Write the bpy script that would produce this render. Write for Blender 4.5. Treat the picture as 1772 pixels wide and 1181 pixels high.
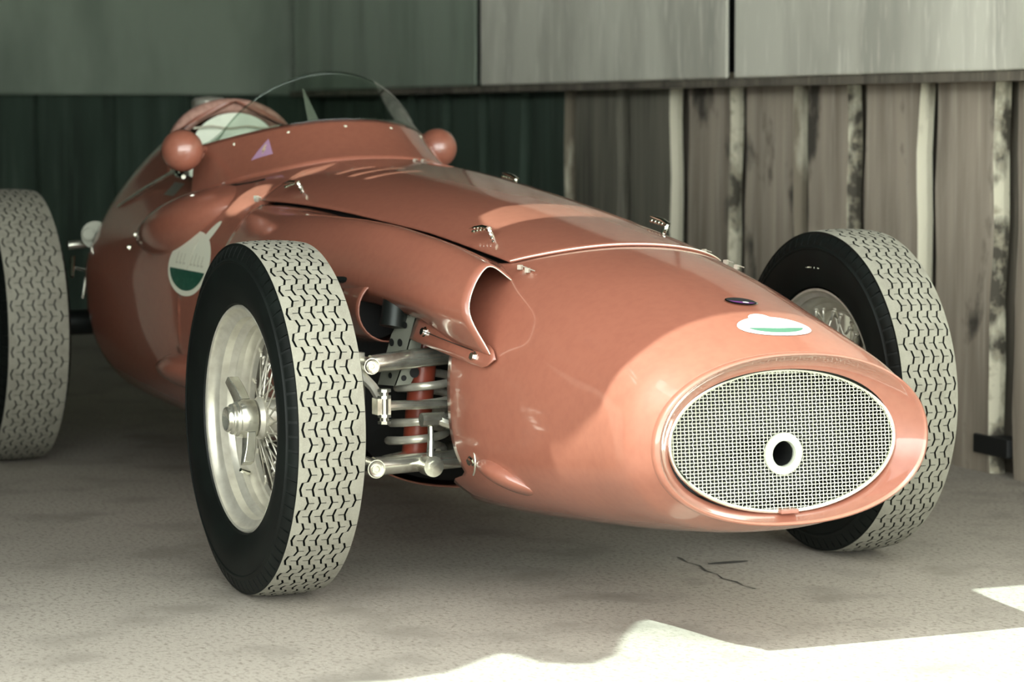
import bpy, bmesh, math, random
import numpy as np
from mathutils import Vector, Matrix
from mathutils.bvhtree import BVHTree
random.seed(7)
PI = math.pi
for o in list(bpy.data.objects): bpy.data.objects.remove(o)
scn = bpy.context.scene
COL = scn.collection

# ------------------------------------------------------------------ camera
cam = bpy.data.cameras.new('camera'); camo = bpy.data.objects.new('camera', cam); COL.objects.link(camo)
YAW, PIT, FPX = 0.4218180, 0.0832319, 4689.92
CPOS = Vector((5.01355, -2.38305, 0.93861))
cdir = Vector((-math.cos(YAW)*math.cos(PIT), math.sin(YAW)*math.cos(PIT), -math.sin(PIT)))
camo.location = CPOS
camo.rotation_euler = cdir.to_track_quat('-Z', 'Y').to_euler()
cam.sensor_width = 36.0; cam.lens = FPX/1772*36.0
cam.dof.use_dof = True; cam.dof.focus_distance = 5.05; cam.dof.aperture_fstop = 5.6
cam.clip_start = .05; cam.clip_end = 300
scn.camera = camo

# ------------------------------------------------------------------ light
SKY = 7.5
world = bpy.data.worlds.new('sky'); scn.world = world; world.use_nodes = True
bg = world.node_tree.nodes['Background']
wt_ = world.node_tree; wc = wt_.nodes.new('ShaderNodeTexCoord'); wx = wt_.nodes.new('ShaderNodeSeparateXYZ'); wr0 = wt_.nodes.new('ShaderNodeMapRange')
wr0.inputs[1].default_value = 0; wr0.inputs[2].default_value = .6; wr0.inputs[3].default_value = SKY*2.1; wr0.inputs[4].default_value = SKY*.5   # hazy: bright horizon, deeper zenith
wt_.links.new(wc.outputs['Generated'], wx.inputs[0]); wt_.links.new(wx.outputs[2], wr0.inputs[0]); wt_.links.new(wr0.outputs[0], bg.inputs[1])
bg.inputs[0].default_value = (0.93, 0.97, 0.93, 1)
SUN_E, SUN_A = math.radians(56), math.radians(-88)       # elevation, azimuth from +x
sun = bpy.data.lights.new('sun', 'SUN'); sun.energy = 13.5; sun.angle = math.radians(.53); sun.color = (.8, 1, .92)
suno = bpy.data.objects.new('sun', sun); COL.objects.link(suno)
sdir = Vector((math.cos(SUN_E)*math.cos(SUN_A), math.cos(SUN_E)*math.sin(SUN_A), math.sin(SUN_E)))
suno.rotation_euler = sdir.to_track_quat('Z', 'Y').to_euler(); suno.location = sdir*20
vs = scn.view_settings
vs.view_transform = 'Standard'; vs.look = 'None'; vs.gamma = 1; vs.exposure = -.5; vs.use_curve_mapping = False

# ------------------------------------------------------------------ materials
def lin(c): return tuple(((v/255)/12.92 if v/255 <= .04045 else ((v/255+.055)/1.055)**2.4) for v in c)
def mat(name, rgb, rough=.5, metal=0., coat=0., coat_r=.05, spec=.5, noise=None, bump=None):
    """rgb in sRGB 0-255; noise=(scale, rgb2, contrast lo, hi, stretch xyz); bump=(scale, strength, dist)"""
    m = bpy.data.materials.new(name); m.use_nodes = True
    nt = m.node_tree; b = nt.nodes['Principled BSDF']
    b.inputs['Base Color'].default_value = (*lin(rgb), 1); b.inputs['Roughness'].default_value = rough
    b.inputs['Metallic'].default_value = metal; b.inputs['Coat Weight'].default_value = coat
    b.inputs['Coat Roughness'].default_value = coat_r; b.inputs['Specular IOR Level'].default_value = spec
    tc = nt.nodes.new('ShaderNodeTexCoord')
    if noise:
        col = None
        for (sc, rgb2, lo, hi, st) in (noise if isinstance(noise, list) else [noise]):
            mp = nt.nodes.new('ShaderNodeMapping'); mp.inputs['Scale'].default_value = st
            nt.links.new(tc.outputs['Object'], mp.inputs['Vector'])
            n = nt.nodes.new('ShaderNodeTexNoise'); n.inputs['Scale'].default_value = sc; n.inputs['Detail'].default_value = 6
            nt.links.new(mp.outputs[0], n.inputs['Vector'])
            r = nt.nodes.new('ShaderNodeMapRange'); r.inputs[1].default_value = lo; r.inputs[2].default_value = hi
            nt.links.new(n.outputs['Fac'], r.inputs[0])
            mx = nt.nodes.new('ShaderNodeMix'); mx.data_type = 'RGBA'
            nt.links.new(r.outputs[0], mx.inputs['Factor'])
            if col is None: mx.inputs[6].default_value = (*lin(rgb), 1)
            else: nt.links.new(col, mx.inputs[6])
            mx.inputs[7].default_value = (*lin(rgb2), 1); col = mx.outputs[2]
        nt.links.new(col, b.inputs['Base Color'])
    if bump:
        n = nt.nodes.new('ShaderNodeTexNoise'); n.inputs['Scale'].default_value = bump[0]; n.inputs['Detail'].default_value = 5
        nt.links.new(tc.outputs['Object'], n.inputs['Vector'])
        bp_ = nt.nodes.new('ShaderNodeBump'); bp_.inputs['Strength'].default_value = bump[1]; bp_.inputs['Distance'].default_value = bump[2]
        nt.links.new(n.outputs['Fac'], bp_.inputs['Height']); nt.links.new(bp_.outputs[0], b.inputs['Normal'])
    return m

M = {}
M['paint'] = mat('red_paint', (147, 91, 73), rough=.45, coat=1., coat_r=.07, noise=(60, (141, 86, 69), .4, .7, (1, 1, 1)))
M['paint_in'] = mat('red_paint_inner', (150, 66, 46), rough=.5, coat=.3, coat_r=.2)
M['black'] = mat('engine_bay_black', (12, 14, 13), rough=.7)
M['rubber'] = mat('black_rubber', (8, 12, 10), rough=.55, spec=.25, noise=(14, (14, 20, 17), .45, .75, (1, 1, 1)))
M['tread'] = mat('dusty_tread_rubber', (131, 129, 116), rough=.9, noise=[(30, (118, 115, 103), .4, .7, (1, 1, 1)), (400, (141, 140, 127), .5, .8, (1, 1, 1))])
M['alu'] = mat('painted_aluminium', (204, 201, 187), rough=.30, metal=.55, noise=(40, (186, 182, 168), .4, .7, (1, 1, 1)))
M['steel'] = mat('polished_steel', (228, 227, 212), rough=.2, metal=.85, noise=(25, (165, 160, 145), .45, .7, (1, 1, 1)))
M['chrome'] = mat('chrome', (225, 226, 215), rough=.08, metal=1.)
M['darksteel'] = mat('dark_steel', (40, 44, 42), rough=.4, metal=.6)
M['greysteel'] = mat('grey_bracket_steel', (132, 134, 122), rough=.5, metal=.5)
M['wire'] = mat('mesh_wire', (222, 224, 205), rough=.4, metal=.3)
M['white'] = mat('white_sticker', (244, 246, 238), rough=.4)
M['cream'] = mat('cream_sticker', (226, 226, 205), rough=.4)
M['green'] = mat('green_sticker', (18, 72, 54), rough=.4, noise=(60, (46, 96, 78), .4, .7, (1, 1, 1)))
M['greenpale'] = mat('pale_green_sticker', (74, 112, 90), rough=.4)
M['purple'] = mat('purple_sticker', (176, 140, 170), rough=.45)
M['violet'] = mat('violet_enamel', (104, 46, 112), rough=.3)
M['yellow'] = mat('yellow_print', (210, 190, 150), rough=.5)
M['ringpaint'] = mat('ring_paint', (176, 180, 164), rough=.6)
M['faint'] = mat('faint_print', (190, 186, 165), rough=.5)
M['seat'] = mat('pale_seat_leather', (226, 232, 214), rough=.6, noise=(9, (196, 204, 184), .5, .8, (1, 1, 1)))
M['leather'] = mat('tan_leather', (178, 138, 124), rough=.75, noise=(60, (150, 112, 100), .4, .7, (1, 1, 1)))
M['concrete'] = mat('concrete', (164, 157, 145), rough=.9, noise=[
    (1.1, (150, 143, 132), .4, .7, (1, 1, 1)), (70, (122, 115, 103), .50, .72, (1, 1.5, 1)), (210, (84, 80, 70), .63, .70, (1, 1.3, 1)), (160, (188, 183, 168), .62, .72, (1, 1, 1)), (4.5, (128, 122, 111), .52, .75, (1, 1, 1))],
    bump=(120, .35, .004))
M['panel'] = mat('weathered_panel', (208, 207, 192), rough=.75, noise=[(3.0, (170, 169, 156), .42, .68, (1.6, 1, .35)), (40, (228, 226, 212), .55, .8, (1, 1, .15))], bump=(30, .2, .004))
M['wood'] = mat('weathered_board', (168, 157, 141), rough=.85, noise=[(7, (124, 115, 102), .42, .66, (1.4, 1, .12)), (50, (184, 174, 158), .55, .8, (1, 1, .05)), (6, (70, 66, 58), .60, .68, (1, 1, .55))], bump=(60, .3, .004))
M['wood_back'] = mat('shaded_weathered_board', (104, 98, 86), rough=.9, noise=[(9, (72, 68, 60), .4, .66, (1.4, 1, .12)), (60, (140, 130, 114), .55, .8, (1, 1, .05))])  # recessed boards: shadow of the recess mixed into a darker base colour
M['bark'] = mat('bark_edge', (196, 192, 170), rough=.85, noise=[(9, (70, 66, 56), .47, .56, (1, 1, .55)), (34, (150, 144, 124), .5, .7, (1, 1, 1))])
M['wood_green_shade'] = mat('green_shaded_board', (60, 76, 65), rough=.9, noise=[(9, (44, 57, 48), .4, .66, (1.4, 1, .12)), (50, (76, 90, 79), .55, .8, (1, 1, .05))])  # green boards with far-end shade mixed into the base colour
M['wood_mid_shade'] = mat('half_shaded_board', (120, 117, 103), rough=.9, noise=[(9, (88, 86, 76), .4, .66, (1.4, 1, .12)), (50, (138, 134, 119), .55, .8, (1, 1, .05))])  # step between plain and darkest boards, part of the shade in its colour
M['panel_green_shade'] = mat('green_shaded_panel', (142, 154, 138), rough=.75, noise=[(3.0, (116, 128, 114), .42, .68, (1.6, 1, .35))])  # greenish far panels, some of the far-end shade put into the colour
M['pale_edge'] = mat('pale_sawn_edge', (206, 202, 180), rough=.85, noise=[(5, (120, 112, 96), .5, .58, (1, 1, .35))])
M['roof'] = mat('roof_underside', (46, 58, 50), rough=.8, noise=(4, (38, 50, 42), .4, .7, (1, 1, 1)))
M['partition'] = mat('dark_light_blocker', (34, 46, 38), rough=.85, noise=(6, (28, 38, 32), .4, .7, (1, 1, .2)))  # for the unseen partition and the slabs that hold back light
M['crack'] = mat('dark_crack', (66, 63, 56), rough=1.)
M['grass'] = mat('grass', (70, 96, 52), rough=1., noise=(3, (54, 78, 40), .4, .7, (1, 1, 1)))

def glass_mat():
    m = bpy.data.materials.new('clear_perspex'); m.use_nodes = True; nt = m.node_tree
    nt.nodes.remove(nt.nodes['Principled BSDF'])
    out = nt.nodes['Material Output']
    tr = nt.nodes.new('ShaderNodeBsdfTransparent'); tr.inputs[0].default_value = (.86, .9, .87, 1)
    gl = nt.nodes.new('ShaderNodeBsdfGlossy'); gl.inputs['Roughness'].default_value = .03
    fr = nt.nodes.new('ShaderNodeFresnel'); ge = nt.nodes.new('ShaderNodeNewGeometry'); mr = nt.nodes.new('ShaderNodeMapRange')
    mr.inputs[3].default_value = 1.45; mr.inputs[4].default_value = 1/1.45
    nt.links.new(ge.outputs['Backfacing'], mr.inputs[0]); nt.links.new(mr.outputs[0], fr.inputs[0])
    mx = nt.nodes.new('ShaderNodeMixShader')
    nt.links.new(fr.outputs[0], mx.inputs[0]); nt.links.new(tr.outputs[0], mx.inputs[1]); nt.links.new(gl.outputs[0], mx.inputs[2])
    nt.links.new(mx.outputs[0], out.inputs[0]); return m
M['glass'] = glass_mat()

# ------------------------------------------------------------------ mesh helpers
def link(name, me, mats, parent=None, smooth=True, solid=None, bevel=None):
    o = bpy.data.objects.new(name, me); COL.objects.link(o)
    for m in (mats if isinstance(mats, (list, tuple)) else [mats]):
        if len(me.materials) < len(mats if isinstance(mats, (list, tuple)) else [mats]): me.materials.append(M[m])
    if smooth and len(me.polygons):
        me.polygons.foreach_set('use_smooth', [True]*len(me.polygons))
        if smooth != 'all': me.set_sharp_from_angle(angle=math.radians(smooth if smooth is not True else 40))
    if parent: o.parent = parent
    if solid:
        s = o.modifiers.new('solid', 'SOLIDIFY'); s.thickness = solid; s.offset = -1
    if bevel:
        s = o.modifiers.new('bevel', 'BEVEL'); s.width = bevel; s.segments = 2; s.limit_method = 'ANGLE'
    return o
def mesh(name, v, f, mats, parent=None, mi=None, **k):
    me = bpy.data.meshes.new(name); me.from_pydata([tuple(p) for p in v], [], f); me.update()
    if mi is not None: me.polygons.foreach_set('material_index', mi)
    return link(name, me, mats, parent, **k)
class MB:
    def __init__(s): s.v = []; s.f = []; s.m = []
    def add(s, v, f, mi=0):
        n = len(s.v); s.v += [tuple(p) for p in v]; s.f += [tuple(i+n for i in q) for q in f]; s.m += [mi]*len(f)
    def box(s, c, d, R=None, mi=0):
        vs_ = []
        for i in (-1, 1):
            for j in (-1, 1):
                for k in (-1, 1):
                    p = Vector((i*d[0]/2, j*d[1]/2, k*d[2]/2)); p = (R @ p if R else p) + Vector(c); vs_.append(p)
        s.add(vs_, [(0, 1, 3, 2), (4, 6, 7, 5), (0, 4, 5, 1), (2, 3, 7, 6), (0, 2, 6, 4), (1, 5, 7, 3)], mi)
    def tube(s, pts, r, n=10, mi=0, cap=True, closed=False, flat=1.):
        pts = [Vector(p) for p in pts]; N = len(pts); rr = r if isinstance(r, (list, tuple)) else [r]*N
        V = []; prev = None
        for i, p in enumerate(pts):
            if closed: t = pts[(i+1) % N]-pts[i-1]
            else: t = pts[min(i+1, N-1)]-pts[max(i-1, 0)]
            t.normalize()
            if prev is None:
                a = Vector((0, 0, 1)) if abs(t.z) < .9 else Vector((1, 0, 0)); a = (a-t*a.dot(t)).normalized()
            else: a = (prev-t*prev.dot(t)).normalized()
            prev = a; b = t.cross(a)
            for k in range(n):
                V.append(p+(a*math.cos(2*PI*k/n)*flat+b*math.sin(2*PI*k/n))*rr[i])
        F = []
        for i in range(N if closed else N-1):
            for k in range(n):
                j = (i+1) % N; F.append((i*n+k, i*n+(k+1) % n, j*n+(k+1) % n, j*n+k))
        if cap and not closed: F += [tuple(range(n-1, -1, -1)), tuple((N-1)*n+k for k in range(n))]
        s.add(V, F, mi)
    def lathe(s, prof, c=(0, 0, 0), ax=(0, 1, 0), n=48, mi=0, closed=False, mis=None):
        """prof: (along axis, radius)"""
        ax = Vector(ax).normalized(); a = Vector((0, 0, 1)) if abs(ax.z) < .9 else Vector((1, 0, 0))
        a = (a-ax*a.dot(ax)).normalized(); b = ax.cross(a); c = Vector(c); V = []; L = len(prof)
        for (h, r) in prof:
            for k in range(n): V.append(c+ax*h+(a*math.cos(2*PI*k/n)+b*math.sin(2*PI*k/n))*r)
        base = len(s.v); s.v += [tuple(p) for p in V]
        for i in range(L if closed else L-1):
            j = (i+1) % L
            for k in range(n):
                s.f.append((base+i*n+k, base+i*n+(k+1) % n, base+j*n+(k+1) % n, base+j*n+k)); s.m.append(mis[i] if mis else mi)
        return s
    def cyl(s, p0, p1, r, n=16, mi=0):
        p0, p1 = Vector(p0), Vector(p1); L = (p1-p0).length
        return s.lathe([(0, 1e-5), (0, r), (L, r), (L, 1e-5)], p0, p1-p0, n, mi)
    def build(s, name, mats, parent=None, **k): return mesh(name, s.v, s.f, mats, parent, mi=s.m, **k)
def grid_faces(nu, nv, close_v=False, flip=False):
    F = []
    for i in range(nu-1):
        for j in range(nv if close_v else nv-1):
            q = (i*nv+j, i*nv+(j+1) % nv, (i+1)*nv+(j+1) % nv, (i+1)*nv+j); F.append(q[::-1] if flip else q)
    return F
def empty(name, loc=(0, 0, 0), parent=None):
    o = bpy.data.objects.new(name, None); COL.objects.link(o); o.location = loc; o.empty_display_size = .1
    if parent: o.parent = parent
    return o
def tag(o, label=None, cat=None, group=None, kind=None):
    if label: o['label'] = label
    if cat: o['category'] = cat
    if group: o['group'] = group
    if kind: o['kind'] = kind
    return o

# ------------------------------------------------------------------ setting: ground
gv = []; 
floor = mesh('floor', [(-20, -30, 0), (60, -30, 0), (60, 30, 0), (-20, 30, 0)], [(0, 1, 2, 3)], 'concrete', smooth=False)
tag(floor, kind='structure', label='grey weathered concrete ground under and in front of the race car')
cr = MB(); P = [(-.05, .275), (-.03, .273), (.02, .262), (.064, .267), (.13, .246), (.17, .25), (.226, .233), (.27, .24), (.317, .232), (.36, .236)]
V = []
for i, (x, y) in enumerate(P):
    w = .0022+.0014*math.sin(i*2.1); V += [(x, y-w, .0012), (x, y+w, .0012)]
cr.add(V, [(2*i, 2*i+1, 2*i+3, 2*i+2) for i in range(len(P)-1)])
cr.build('crack', 'crack', floor, smooth=False)
st = MB(); st.add([(.40-.0+.035*math.cos(a)*.35, .1+.05*math.sin(a), .0012) for a in np.linspace(0, 2*PI, 12, endpoint=False)], [tuple(range(12))])
stn = st.build('oil_spot', 'crack', floor, smooth=False); stn.location = (-.345, .24, 0)

# ------------------------------------------------------------------ setting: board wall
SL = .05
def wy(x): return 1.687+(-.81-x)*SL
wall = empty('wall_right', (-3, wy(-3), 0)); tag(wall, kind='structure', label='vertical waney board wall running behind the car under a row of large panels')
wd = Vector((1, -SL, 0)).normalized(); wn = Vector((-SL, -1, 0)).normalized()     # along (towards +x), outward (towards car)
def world_child(o, parent):
    o.parent = parent; o.matrix_parent_inverse = Matrix.Translation(parent.location).inverted()
def board(name, x0, x1, z0, z1, off, th, mats, parent, seed, wav=.006, d=wd, n=wn, base=None, edge=1):
    rnd = random.Random(seed); K = 14; V = []; F = []; mi = []
    ph = [rnd.uniform(0, 6) for _ in range(6)]
    for k in range(K+1):
        z = z0+(z1-z0)*k/K
        a = x0+wav*(math.sin(z*7+ph[0])+.6*math.sin(z*19+ph[1])); b = x1+wav*(math.sin(z*6+ph[2])+.7*math.sin(z*17+ph[3]))
        ch = th*.35+wav*.6*math.sin(z*11+ph[4])
        for (s, t) in ((a, 0), (a, th), (b-ch, th), (b, th*.45), (b, 0)):
            p = (base+d*s) + n*(off+t); V.append((p.x, p.y, z))
    for k in range(K):
        for j in range(5):
            F.append((k*5+j, k*5+(j+1) % 5, (k+1)*5+(j+1) % 5, (k+1)*5+j)); mi.append(edge if j in (2, 3) else 0)
    F += [(4, 3, 2, 1, 0), tuple(K*5+j for j in range(5))]; mi += [0, 0]
    o = mesh(name, V, F, mats, None, mi=mi, smooth=False); world_child(o, parent); return o
B0 = Vector((0, wy(0), 0))
def sx(x): return x/wd.x
pairs = [(-1.204, -.905), (-1.604, -1.29), (-1.955, -1.699), (-2.368, -2.028), (-2.788, -2.47), (-3.259, -2.913), (-3.73, -3.347), (-4.162, -3.821), (-4.60, -4.26), (-5.03, -4.69), (-5.45, -5.11), (-5.88, -5.54), (-6.3, -5.96), (-6.73, -6.38)]
def wm(a): return 'wood' if a > -3.1 else ('wood_mid_shade' if a > -4. else 'wood_green_shade')  # boards get darker with depth, shade graded into their colour
pairs = [(-.80, -.50), (-.40, -.1), (0., .3), (.4, .7), (.8, 1.1), (1.2, 1.5)]+pairs
for i, (a, b) in enumerate(pairs):
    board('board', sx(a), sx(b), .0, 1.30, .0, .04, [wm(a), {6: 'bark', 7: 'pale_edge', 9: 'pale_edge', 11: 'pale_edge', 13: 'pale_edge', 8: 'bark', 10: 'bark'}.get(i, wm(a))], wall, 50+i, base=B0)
allx = sorted(pairs)
for i in range(len(allx)-1):
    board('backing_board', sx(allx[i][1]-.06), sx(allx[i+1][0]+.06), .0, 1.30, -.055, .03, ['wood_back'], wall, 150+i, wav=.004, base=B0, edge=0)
b1 = MB(); p = B0+wd*sx(-.9)+wn*(.02); b1.box((p.x, p.y, .075), (.17, .06, .05), R=Matrix.Rotation(math.atan2(wd.y, wd.x), 3, 'Z'))
o = b1.build('ground_block', 'black', None, smooth=False, bevel=.004); world_child(o, wall)
# large upper panels, standing proud of the boards
def panel(s0, s1, z0, z1, off, th, d, n, base, parent, seed, m='panel'):
    rnd = random.Random(seed); mb = MB()
    c = base+d*((s0+s1)/2)+n*(off+th/2)
    R = Matrix.Rotation(math.atan2(d.y, d.x), 3, 'Z')
    mb.box((c.x, c.y, (z0+z1)/2), (s1-s0, th, z1-z0), R=R)
    # pressed folds at the bottom
    o = mb.build('wall_panel', m, None, smooth=False, bevel=.006); world_child(o, parent); return o
for (a, b) in ((-2.20, .10), (-4.37, -2.255), (-6.78, -4.425), (.15, 2.2)):
    panel(sx(a), sx(b), 1.050, 2.08, .153, .012, wd, wn, B0, wall, 3, 'panel' if a > -4.4 else 'panel_green_shade')
bk_ = MB(); c = B0+wd*sx(-2.6)+wn*(-.075)  # slab added behind the boards to stop light leaking through
bk_.box((c.x, c.y, 1.04), (9.8, .02, 2.08), R=Matrix.Rotation(math.atan2(wd.y, wd.x), 3, 'Z'))
o = bk_.build('light_leak_backing', 'partition', None, smooth=False); world_child(o, wall)
ss_ = MB(); c = B0+wd*sx(-2.4)+wn*.13
ss_.box((c.x, c.y, 1.036), (9.0, .05, .024), R=Matrix.Rotation(math.atan2(wd.y, wd.x), 3, 'Z'))
o = ss_.build('panel_sill', 'wood_back', None, smooth=False); world_child(o, wall)
gap_blackout = MB(); c = B0+wd*sx(-2.6)+wn*.09  # black sheet added behind the panels so the gaps between them look dark
gap_blackout.box((c.x, c.y, 1.56), (9.4, .06, .98), R=Matrix.Rotation(math.atan2(wd.y, wd.x), 3, 'Z'))
o = gap_blackout.build('gap_blackout', 'black', None, smooth=False); world_child(o, wall)

wallb = empty('wall_back', (-7.3, 0, 0)); tag(wallb, kind='structure', label='dark board wall closing the far end behind the car')
bd = Vector((0, -1, 0)); bn = Vector((1, 0, 0)); BX0 = -7.0; BB = Vector((BX0, 2.1, 0))
for i in range(17):
    s = .06+i*.36
    board('board', s, s+.30, .0, 1.3, 0, .035, ['wood_green_shade', 'wood_green_shade'], wallb, 300+i, wav=.003, d=bd, n=bn, base=BB)
    board('backing_board', s+.26, s+.41, .0, 1.3, -.03, .03, ['wood_green_shade'], wallb, 400+i, wav=.003, d=bd, n=bn, base=BB, edge=0)
bk_ = MB(); bk_.box((BX0-.06, -.4, 1.04), (.02, 5.4, 2.08)); o = bk_.build('light_leak_backing', 'partition', None, smooth=False); world_child(o, wallb)  # slab added against light leaks behind the back boards
for k in range(3):
    panel(.02+k*2.42, 2.4+k*2.42, 1.03, 2.08, .05, .045, bd, bn, BB, wallb, 9, 'panel_green_shade')

# ------------------------------------------------------------------ setting: roof (its edge draws the shade line on the ground)
RZ = 2.1
SH = [(.86, -3.6), (.855, -.817), (.873, -.742), (.848, -.648), (.73, -.5), (.756, -.467), (.844, -.453), (.881, -.394), (.83, -.324), (.695, -.244), (.572, -.15), (.548, -.089), (.621, -.067), (.724, -.014), (.741, .134), (.722, .333), (.713, .548), (.533, .61), (.537, .75), (.56, 1.2), (.6, 3.9)]
def to_roof(x, y, z=0.):        # where the sun ray that ends at (x, y, z) passes the roof
    k = (RZ-z)/math.tan(SUN_E); return (x+k*math.cos(SUN_A), y+k*math.sin(SUN_A))
ed = [to_roof(x, y) for x, y in SH]
loops = [[(-7.6, -2.9)]+[(p[0], max(p[1], -2.9)) for p in ed]+[(-7.6, ed[-1][1])]]
# open slots added to the roof, shaped to lay sun patches on the car
loops.append([to_roof(*p) for p in [(.002, -.185, .70), (.004, -.06, .726), (.006, .06, .724), (.004, .15, .715), (-.09, .15, .722), (-.137, .093, .741), (-.15, .02, .749), (-.15, -.10, .742), (-.12, -.165, .72), (-.06, -.185, .709)]])
loops.append([to_roof(*p) for p in [(-1.174, -.366, .694), (-1.176, -.34, .725), (-1.176, -.314, .75), (-1.154, -.288, .768), (-1.117, -.274, .774), (-1.082, -.271, .773), (-1.046, -.297, .753), (-1.04, -.327, .728), (-1.075, -.348, .708), (-1.106, -.365, .689), (-1.141, -.369, .687)]])
loops.append([to_roof(*p) for p in [(-1.04, -.257, .778), (-1.058, -.244, .786), (-1.078, -.207, .803), (-1.07, -.17, .814), (-1.04, -.127, .821), (-1.017, -.131, .819), (-.979, -.181, .805), (-.985, -.221, .792), (-1.012, -.255, .778)]])
for x0, ya, yb in ((-.88, -.197, -.085), (-.808, -.194, -.04), (-.732, -.187, -.03)):
    loops.append([to_roof(x0-.012, ya, .795), to_roof(x0-.012, yb, .81), to_roof(x0+.012, yb, .81), to_roof(x0+.012, ya, .795)])
bm = bmesh.new()
for lp in loops:
    vs_ = [bm.verts.new((x, y, RZ)) for x, y in lp]
    for i in range(len(vs_)): bm.edges.new((vs_[i], vs_[(i+1) % len(vs_)]))
bmesh.ops.triangle_fill(bm, use_beauty=True, use_dissolve=False, edges=bm.edges[:])
me = bpy.data.meshes.new('ceiling'); bm.to_mesh(me); bm.free()
ceiling = link('ceiling', me, 'roof', smooth=False, solid=.03); tag(ceiling, kind='structure', label='slotted shelter roof over the car')
wl = MB(); wl.box((-3.6, -1.95, .85), (8.0, .06, 1.7))  # out-of-view partition, placed and sized to cut light from the near side
wall_left_blocker = wl.build('wall_left_blocker', 'partition', smooth=False); tag(wall_left_blocker, kind='structure', label='unseen dark partition added on the near side to hold back light')
# ------------------------------------------------------------------ car: body shape
def pchip(X, Y):
    X = np.asarray(X, float); Y = np.asarray(Y, float); o = np.argsort(X); X = X[o]; Y = Y[o]
    h = np.diff(X); d = np.diff(Y)/h; n = len(X); m = np.zeros(n)
    for i in range(1, n-1):
        if d[i-1]*d[i] > 0:
            w1 = 2*h[i]+h[i-1]; w2 = h[i]+2*h[i-1]; m[i] = (w1+w2)/(w1/d[i-1]+w2/d[i])
    m[0] = d[0]; m[-1] = d[-1]
    def f(x):
        x = min(max(float(x), X[0]), X[-1]); i = int(min(max(np.searchsorted(X, x)-1, 0), n-2)); t = (x-X[i])/h[i]
        return (2*t**3-3*t**2+1)*Y[i]+(t**3-2*t**2+t)*h[i]*m[i]+(-2*t**3+3*t**2)*Y[i+1]+(t**3-t**2)*h[i]*m[i+1]
    return f
BX = [.905, .82, .68, .45, .14, -.3, -.8, -1.1, -1.5, -2.05, -2.4, -2.75, -3.0, -3.1]
fZT = pchip(BX, [.523, .555, .600, .657, .709, .766, .813, .834, .87, .985, .935, .80, .64, .56])
fZB = pchip(BX, [.221, .197, .178, .158, .140, .13, .13, .13, .13, .14, .18, .27, .38, .45])
fW = pchip(BX, [.272, .294, .300, .326, .358, .376, .406, .425, .448, .452, .335, .20, .09, .03])
fZM = pchip(BX, [.368, .37, .375, .38, .39, .42, .45, .46, .48, .52, .53, .53, .52, .515])
fNU = pchip(BX, [2.16, 2.2, 2.22, 2.26, 2.32, 2.4, 2.47, 2.4, 2.0, 1.47, 1.45, 1.6, 1.9, 2.])
fNL = pchip(BX, [2.2, 2.3, 2.4, 2.6, 2.8, 2.9, 2.9, 2.9, 2.9, 2.8, 2.4, 2.2, 2., 2.])
def bp(x, t, sc=1.):
    """body skin at station x, angle t (0 = +y side, pi/2 = top, pi = near side -y)"""
    zt, zb, w, zm, nu, nl = fZT(x), fZB(x), fW(x), fZM(x), fNU(x), fNL(x)
    c, s = math.cos(t), math.sin(t); e = 2/nu if s >= 0 else 2/nl
    return Vector((x, sc*w*math.copysign(abs(c)**e, c), zm+sc*(zt-zm if s >= 0 else zm-zb)*math.copysign(abs(s)**e, s)))
def top_z(x, y):
    zt, w, zm, nu = fZT(x), fW(x), fZM(x), fNU(x); r = min(abs(y)/w, 1)
    return zm+(zt-zm)*(1-r**nu)**(1/nu)
def side_y(x, z):
    zt, zb, w, zm, nu, nl = fZT(x), fZB(x), fW(x), fZM(x), fNU(x), fNL(x)
    if z >= zm: r = min((z-zm)/(zt-zm), 1); return w*(1-r**nu)**(1/nu)
    r = min((zm-z)/(zm-zb), 1); return w*(1-r**nl)**(1/nl)
def even_t(x, t0, t1, n):
    """n angles between t0,t1 spaced evenly by arc length"""
    T = np.linspace(t0, t1, 160); P_ = np.array([bp(x, t) for t in T]); L = np.concatenate([[0], np.cumsum(np.linalg.norm(np.diff(P_, axis=0), axis=1))])
    return np.interp(np.linspace(0, L[-1], n), L, T)
def t_at_y(x, y):
    """upper-half angle whose |y| equals |y|"""
    r = min(abs(y)/fW(x), 1); a = math.acos(min(1, r**(fNU(x)/2))); return PI-a if y < 0 else a
def t_at_z(x, z):
    zm, zt, zb = fZM(x), fZT(x), fZB(x)
    if z >= zm: return PI-math.asin(min(1, ((z-zm)/(zt-zm))**(fNU(x)/2)))
    return PI+math.asin(min(1, ((zm-z)/(zm-zb))**(fNL(x)/2)))
# reference skin for placing stickers and fittings
NXR, NTR = 200, 180
XR = np.linspace(.905, -3.1, NXR)
RV = [bp(x, 2*PI*k/NTR) for x in XR for k in range(NTR)]
SKIN = BVHTree.FromPolygons(RV, grid_faces(NXR, NTR, True))

car = empty('race_car', (0, 0, 0))
tag(car, 'red vintage open-wheel racing car with an oval mesh grille and wire wheels', 'race car')

# ---- nose cowl
def seam_x(y):      # rear edge of the nose panel on top = front edge of the bonnet
    return .300+.02*min(1, max(-1, y/.2))-.10*(abs(y)/.23)**3
xs_n = list(np.linspace(.905, .80, 14))+list(np.linspace(.785, .36, 24))
NT = 150
V = []; rows = []
for x in xs_n:
    T = even_t(x, 0, 2*PI, NT+1)[:-1]
    V += [bp(x, t) for t in T]
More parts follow.
